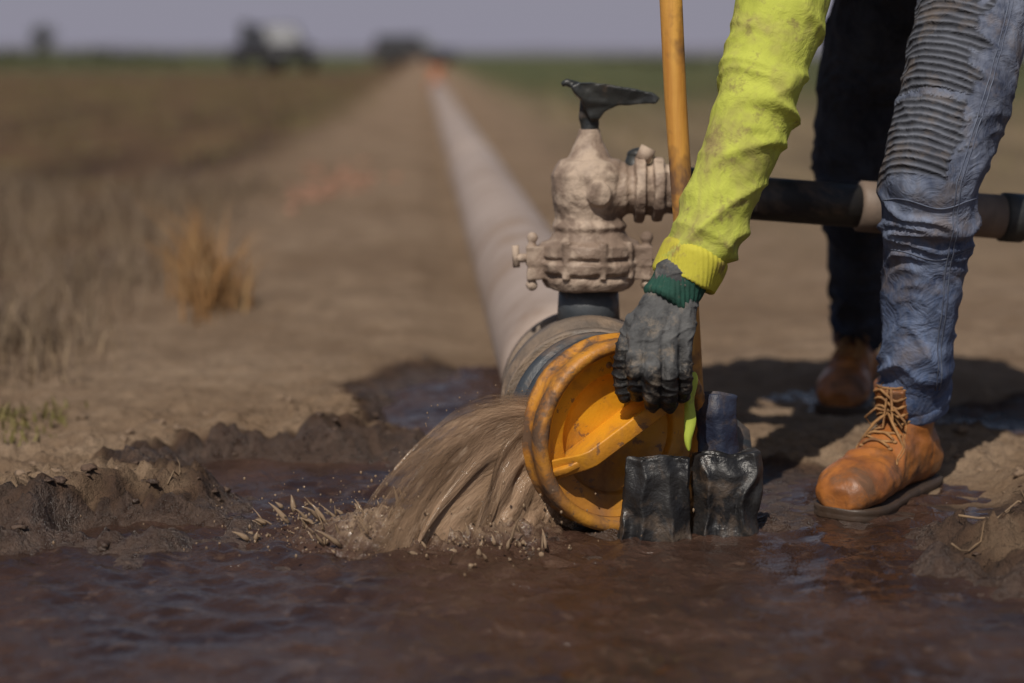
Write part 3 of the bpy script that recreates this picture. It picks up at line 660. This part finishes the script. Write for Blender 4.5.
    for z in (.122,.135,.148,.160):
        pts=[]
        for k in range(11):
            y=-.026+.052*k/10; h=b.ray_cast(V((.3,y,z+.008*math.sin(k/10*math.pi*2))),V((-1,0,0)),.5)
            if h[0]: pts.append(h[0]+V((.003,0,0)))
        if len(pts)>2: g.add(*tube(pts,.0022,7))
    for sg in(-1,1):
        pts=[V((.060,.0,.135)),V((.068,sg*.016,.140)),V((.070,sg*.032,.125)),V((.062,sg*.026,.112)),V((.056,sg*.008,.130))]; g.add(*tube(pts,.0021,7))
        pts=[V((.060,.0,.134)),V((.072,sg*.014,.120)),V((.076,sg*.028,.100)),V((.078,sg*.036,.085))]; g.add(*tube(pts,.0021,7))
    mobj('laces',g.v,g.f,M_lace,e)
    g=Geo()
    for sg in(-1,1):
        for dx in (0,.004):
            pts=[]
            for k in range(16):
                t=k/15; x=.105-.10*t+dx; z=.068+.07*t
                h=b.ray_cast(V((x,sg*.2,z)),V((0,-sg,0)),.3)
                if h[0]: pts.append(h[0]+V((0,sg*.0004,0)))
            if len(pts)>2: g.add(*tube(pts,.0009,6))
    mobj('stitching',g.v,g.f,M_lace,e)
    return e
boot('left_boot',(.597,2.758,-.001),(-.60,-.80),wk); boot('right_boot',(.672,3.565,-.001),(-.32,-.95),wk)
# ------------------------------------------------------------------ water jet
def sprmat():
    t=NT('spraying_muddy_water'); uv=t.n.new('ShaderNodeUVMap').outputs[0]
    n1=t.noise(1.0,4,.60,stretch=(13,1.0,1),co=uv,dist=.3); n2=t.noise(1.0,4,.70,stretch=(48,6,1),co=uv)
    c=t.mix(t.rng(n1,.35,.65),(.17,.108,.068),(.33,.22,.14)); c=t.mix(t.rng(n2,.56,.72,0,.6),c,(.52,.39,.275))
    t.set('Base Color',c); t.set('Roughness',.14); t.set('IOR',1.33); 
    a=t.attr('edge'); al=t.math('SUBTRACT',t.math('MULTIPLY_ADD',n1,1.0,t.math('MULTIPLY',n2,1.0)),a)
    t.set('Alpha',t.rng(al,.30,.80)); t.bump(n2,.7,.004); return t.m
M_spr=sprmat()
sp=empty('water_spray')
def jet(name,a0,a1,v0,vb,seed,NA=70,NT_=30):
    v=[];f=[];uv=[];ed=[]
    for i in range(NA):
        s=i/(NA-1); a=math.radians(a0+(a1-a0)*s)
        rd=u_*math.cos(a)+V((0,0,1))*math.sin(a); p0=C-n_*.020+rd*.120
        k=v0*(1+.30*NZ(s*7,seed)); vel=rd*k-n_*vb+V((0,0,.2*NZ(s*5,seed+3)))
        T=(vel.z+math.sqrt(max(.01,vel.z**2+2*9.8*max(.005,p0.z))))/9.8
        for j in range(NT_):
            t=j/(NT_-1); tt=t*T*1.0; p=p0+vel*tt+V((0,0,-4.9*tt*tt))
            w=.002+.006*t; p+=V((NZ(s*12,t*3,seed),NZ(s*12,t*3,seed+9),NZ(s*12,t*3,seed+5)*.6))*w
            p.z=max(p.z,-.002); v.append(p); uv.append((s*(a1-a0)/100,t)); ed.append(.65*max(0,1-min(s,1-s)*6)+.35*t*t)
    for i in range(NA-1):
        for j in range(NT_-1): f.append((i*NT_+j,(i+1)*NT_+j,(i+1)*NT_+j+1,i*NT_+j+1))
    me=bpy.data.meshes.new(name); me.from_pydata([tuple(p) for p in v],[],f); me.polygons.foreach_set('use_smooth',[True]*len(f))
    l=me.uv_layers.new(name='UVMap'); l.data.foreach_set('uv',[c for lp in me.loops for c in uv[lp.vertex_index]])
    at=me.attributes.new('edge','FLOAT','POINT'); at.data.foreach_set('value',ed)
    me.materials.append(M_spr); o=bpy.data.objects.new(name,me); S.collection.objects.link(o); o.parent=sp
jet('sheet_a',150,252,1.15,-.10,1.0); jet('sheet_b',148,245,.85,.05,5.0); jet('sheet_c',160,258,.55,-.12,9.0); jet('sheet_d',156,250,.98,.0,13.0)
def dropmat():
    t=NT('muddy_droplets'); t.set('Base Color',(.33,.235,.155)); t.set('Roughness',.08); t.set('IOR',1.33); t.set('Transmission Weight',.35); return t.m
M_drop=dropmat()
g=Geo()
for k in range(520):
    r_=random.random(); x=random.gauss(-.14,.08) if r_<.75 else random.uniform(-.36,.05); y=2.50+random.gauss(0,.05)-.15*(x+.13)
    vx_=random.gauss(-.14,.22)+(x+.13)*1.2; vy_=random.gauss(-.05,.15); vz=min(.95,abs(random.gauss(.05,.40))+.10)
    T=vz/9.8*random.uniform(.35,.85); t0=T*random.uniform(0,.35); pts=[];rd=[]; r=random.uniform(.0010,.0042)
    for j in range(5):
        t=t0+(T-t0)*j/4; pts.append(V((x+vx_*t,y+vy_*t,vz*t-4.9*t*t)));rd.append(max(.0003,r*(.8,1.1,.8,.45,.12)[j]))
    g.add(*tube(pts,rd,6)); 
    if random.random()<.4:
        t=T*1.25; g.add(*ball((x+vx_*t,y+vy_*t,vz*t-4.9*t*t),r*random.uniform(.25,.5),(1,1,1.2),6,5))
for k in range(800):
    x=random.gauss(-.15,.12); y=2.48+random.gauss(0,.07); z=abs(random.gauss(0,.032)); g.add(*ball((x,y,z),random.choice([.0004,.0005,.0006,.0008,.0010,.0014,.0020]),(1,1,random.uniform(.8,1.8)),6,5))
for k in range(260):
    a=math.radians(random.uniform(150,255)); rd=u_*math.cos(a)+V((0,0,1))*math.sin(a); t=random.uniform(.03,.17); p=C-n_*.02+rd*(.13+random.uniform(.6,1.35)*t)+V((0,0,-4.9*t*t)); 
    if p.z>0: g.add(*ball(p,random.uniform(.0004,.0012),(1,1,1.4),6,5))
mobj('splash_drops',g.v,g.f,M_drop,sp)
fx=np.arange(-.46,.14,.004); fy=np.arange(2.28,2.70,.004); FX,FY=np.meshgrid(fx,fy); FZ=np.zeros_like(FX)
for j,y in enumerate(fy):
    for i,x in enumerate(fx):
        e=((x+.13)/.23)**2+((y-2.50)/.11)**2; k=math.exp(-e*1.3)
        dx=.02*NZ(x*14,y*14,1); n=1-abs(NZ((x+dx)*30,y*30+dx*40,3))*2.4; n2=1-abs(NZ(x*75,y*75,6))*2; n3=NZ(x*9,y*9,4)
        FZ[j,i]=-.010+k*(.018+.024*n+.014*n2+.02*n3)
def foammat():
    t=NT('churned_water_mat'); g=t.n.new('ShaderNodeNewGeometry'); t.co=g.outputs['Position']
    sx=t.n.new('ShaderNodeSeparateXYZ'); t.l.new(t.co,sx.inputs[0]); h=t.rng(sx.outputs[2],.004,.042)
    n=t.noise(60,4,.7,dist=.5); c=t.mix(t.math('MULTIPLY',h,t.rng(n,.36,.60)),(.060,.034,.024),(.36,.26,.175))
    t.set('Base Color',c); t.set('Roughness',.10); t.set('IOR',1.33); t.set('Specular IOR Level',.8); t.bump(n,.9,.006); return t.m
o=gridmesh('churned_water',FX,FY,FZ,foammat()); o.parent=sp
# ------------------------------------------------------------------ vehicles
M_glass=pmat('car_glass',(.03,.035,.04),(.05,.055,.06),3,(.05,.1),0); M_tyre=pmat('tyre',(.02,.02,.02),(.035,.033,.03),10,(.7,.9),.3)
M_red=pmat('tail_lamp',(.4,.02,.02),(.35,.02,.02),5,(.2,.3),0); M_chr=pmat('lamp_and_reflection_glass',(.45,.45,.45),(.35,.35,.35),5,(.15,.25),0,metal=.3)
def extr(pts,w,y0=0):
    N=len(pts); v=[V((x,-w/2+y0,z)) for x,z in pts]+[V((x,w/2+y0,z)) for x,z in pts]
    return v,[tuple(range(N)),tuple(range(2*N-1,N-1,-1))]+[(i,(i+1)%N,N+(i+1)%N,N+i) for i in range(N)]
def vehicle(name,loc,rz,mat,kind):
    e=empty(name,loc,rz)
    body=[(-2.5,.45),(-2.55,.9),(-2.5,1.02),(1.0,1.05),(1.2,1.05),(2.25,.98),(2.5,.8),(2.55,.45)]
    bev(mobj('body',*extr(body,1.85),mat,e,False),.08,3)
    cab=[(-.9,1.0),(-.8,1.78),(.55,1.80),(1.35,1.03)] if kind=='pickup' else [(-2.45,1.0),(-2.25,1.82),(.5,1.85),(1.35,1.03)]
    bev(mobj('cab',*extr(cab,1.62),mat,e,False),.07,3)
    x0=-.72 if kind=='pickup' else -2.2
    win=[(x0,1.12),(x0+.08,1.65),(.48,1.67),(1.08,1.12)]
    mobj('side_windows',*extr(win,1.64),M_glass,e,False)
    mobj('windscreen',[(1.30,-.68,1.11),(1.30,.68,1.11),(.68,.62,1.73),(.68,-.62,1.73)],[(0,1,2,3)],M_chr,e,False)  # pale colour paints the bright reflection on the windscreen
    xr_=cab[0][0]; mobj('rear_window',[(xr_-.005,-.62,1.15),(xr_-.005,.62,1.15),(cab[1][0]-.03,.58,1.68),(cab[1][0]-.03,-.58,1.68)],[(0,1,2,3)],M_glass,e,False)
    if kind=='pickup': 
        mobj('bed_floor',*box((-1.7,0,1.06),(1.45,1.55,.02)),M_tyre,e,False)
        g=Geo(); g.add(*box((-1.6,.3,1.3),(.9,.7,.5))); g.add(*box((-1.9,-.45,1.5),(.4,.4,.9))); bev(mobj('cargo',g.v,g.f,M_tyre,e,False),.05)
    g=Geo(); h=Geo()
    for x in(-1.65,1.6):
        for y in(-.85,.85):
            g.add(*revolve([(y-.12,.26),(y-.12,.36),(y-.09,.39),(y+.09,.39),(y+.12,.36),(y+.12,.26)],28,'y',(x,0,.39))); h.add(*revolve([(y-.125,.01),(y-.125,.2),(y+.125,.2),(y+.125,.01)],20,'y',(x,0,.39)))
    mobj('tyres',g.v,g.f,M_tyre,e); mobj('hubs',h.v,h.f,M_darkm,e)
    g=Geo(); [g.add(*box((2.5,s*.7,.78),(.12,.34,.16))) for s in(-1,1)]; mobj('headlamps',g.v,g.f,M_chr,e,False)
    g=Geo(); [g.add(*box((-2.53,s*.82,.85),(.06,.15,.3))) for s in(-1,1)]; mobj('tail_lamps',g.v,g.f,M_red,e,False)
    g=Geo(); g.add(*box((2.57,0,.5),(.12,1.8,.18))); g.add(*box((-2.57,0,.5),(.12,1.8,.18))); g.add(*box((.95,.98,1.15),(.12,.2,.16))); g.add(*box((.95,-.98,1.15),(.12,.2,.16))); bev(mobj('bumpers_mirrors',g.v,g.f,M_darkm,e,False),.03)
    return e
vehicle('pickup_truck',(-9.3,73,0),math.radians(-62),pmat('dark_car_paint',(.018,.016,.018),(.025,.022,.024),2,(.3,.4),0),'pickup')
vehicle('parked_suv',(-5.9,113,0),math.radians(-25),pmat('grey_car_paint',(.05,.045,.05),(.06,.055,.055),2,(.25,.35),0),'suv')
def tree(name,loc,h,cr):
    e=empty(name,loc); mobj('trunk',*tube([(0,0,0),(.05,0,h*.3),(0,.05,h*.6)],[.16,.11,.05],10),M_sole,e)
    g=Geo(); 
    for k in range(5): a=k*1.3; g.add(*tube([(0,0,h*.35),(math.cos(a)*cr*.6,math.sin(a)*cr*.6,h*.7)],[.06,.02],6))
    mobj('limbs',g.v,g.f,M_sole,e)
    v=[];f=[]
    for k in range(1600):
        c=V((random.gauss(0,.42),random.gauss(0,.42),random.gauss(0,.4)))
        if c.length>1.05 or NZ(c.x*2.5,c.y*2.5,c.z*2.5)<-.12: continue
        p=V((c.x*cr,c.y*cr,h*.62+c.z*h*.36)); s=random.uniform(.06,.13); a=V((random.gauss(0,1),random.gauss(0,1),random.gauss(0,1))).normalized()*s; b=a.cross(V((random.gauss(0,1),random.gauss(0,1),random.gauss(0,1)))).normalized()*s*.6
        n=len(v); v+=[p-a,p+b,p+a,p-b]; f.append((n,n+1,n+2,n+3))
    mobj('foliage',v,f,pmat('leaves',(.025,.03,.016),(.045,.05,.025),2,(.7,.8),0),e,False)
tree('small_tree',(-37.5,150,0),3.4,1.2)
v=[];f=[]
for k in range(9000):
    side=random.random()<.5
    x=random.uniform(-75,-26) if side else random.uniform(8,110); y=random.uniform(110,190) if side else random.uniform(90,200)
    p=V((x,y,random.uniform(0,.9 if side else .5))); s=random.uniform(.15,.4); a=V((random.gauss(0,1),random.gauss(0,1),random.gauss(0,.6))).normalized()*s; b=a.cross(V((random.gauss(0,1),random.gauss(0,1),random.gauss(0,1)))).normalized()*s*.7
    n=len(v); v+=[p-a,p+b,p+a,p-b]; f.append((n,n+1,n+2,n+3))
mobj('distant_crops',v,f,pmat('crop_leaves',(.05,.055,.028),(.08,.085,.04),.2,(.8,.9),0),None,False)
v=[];f=[]; N=160
for i in range(N+1):
    x=-4000+8000*i/N; h=14+30*max(0,NZ(x*.0011,2.2)+.35)+8*NZ(x*.006,5)
    v+=[V((x,5600,-5)),V((x,5900,h)),V((x,6300,-5))]
for i in range(N): f+=[(i*3,i*3+3,i*3+4,i*3+1),(i*3+1,i*3+4,i*3+5,i*3+2)]
mobj('distant_hills',v,f,pmat('haze_tinted_hills',(.15,.15,.185),(.17,.165,.20),.001,(.95,1),0,spec=0))  # distance haze is put into the hills' bluish base colour
# ------------------------------------------------------------------ light
az=V((.29,.957,0)).normalized(); el=math.radians(50)
sd_=bpy.data.lights.new('sun','SUN'); sd_.energy=3.9; sd_.angle=math.radians(.5); sd_.color=(1,.925,.82)
so=bpy.data.objects.new('sun',sd_); S.collection.objects.link(so)
dirv=V((az.x*math.cos(el),az.y*math.cos(el),-math.sin(el))); so.rotation_euler=dirv.to_track_quat('-Z','Y').to_euler(); so.location=(-2,-6,8)
w=bpy.data.worlds.new('World'); S.world=w; w.use_nodes=True; nt=w.node_tree; bg=nt.nodes['Background']
sk=nt.nodes.new('ShaderNodeTexSky'); sk.sky_type='NISHITA'; sk.sun_disc=False; sk.sun_elevation=el; sk.sun_rotation=math.atan2(-az.x,-az.y)%(2*math.pi); sk.dust_density=2; sk.air_density=1.0; sk.ozone_density=1.5
tc=nt.nodes.new('ShaderNodeTexCoord'); sx=nt.nodes.new('ShaderNodeSeparateXYZ'); nt.links.new(tc.outputs['Generated'],sx.inputs[0])
mr=nt.nodes.new('ShaderNodeMapRange'); mr.interpolation_type='SMOOTHSTEP'; nt.links.new(sx.outputs[2],mr.inputs[0]); mr.inputs[1].default_value=-.02; mr.inputs[2].default_value=.38; mr.inputs[3].default_value=.95; mr.inputs[4].default_value=0
hs=nt.nodes.new('ShaderNodeMix'); hs.data_type='RGBA'; nt.links.new(mr.outputs[0],hs.inputs[0]); hs.inputs[7].default_value=(5.3,5.1,6.3,1)
nt.links.new(sk.outputs[0],hs.inputs[6]); nt.links.new(hs.outputs[2],bg.inputs[0]); bg.inputs[1].default_value=.052
# ------------------------------------------------------------------ camera
cd=bpy.data.cameras.new('camera'); cd.lens=65; cd.sensor_width=36; cd.clip_end=12000; cd.clip_start=.05
cd.dof.use_dof=True; cd.dof.focus_distance=2.58; cd.dof.aperture_fstop=1.9
co=bpy.data.objects.new('camera',cd); S.collection.objects.link(co); co.location=(0,0,.66); co.rotation_euler=(math.radians(90-8.81),0,0); S.camera=co
S.view_settings.view_transform='Standard'; S.view_settings.look='None'; S.view_settings.exposure=0
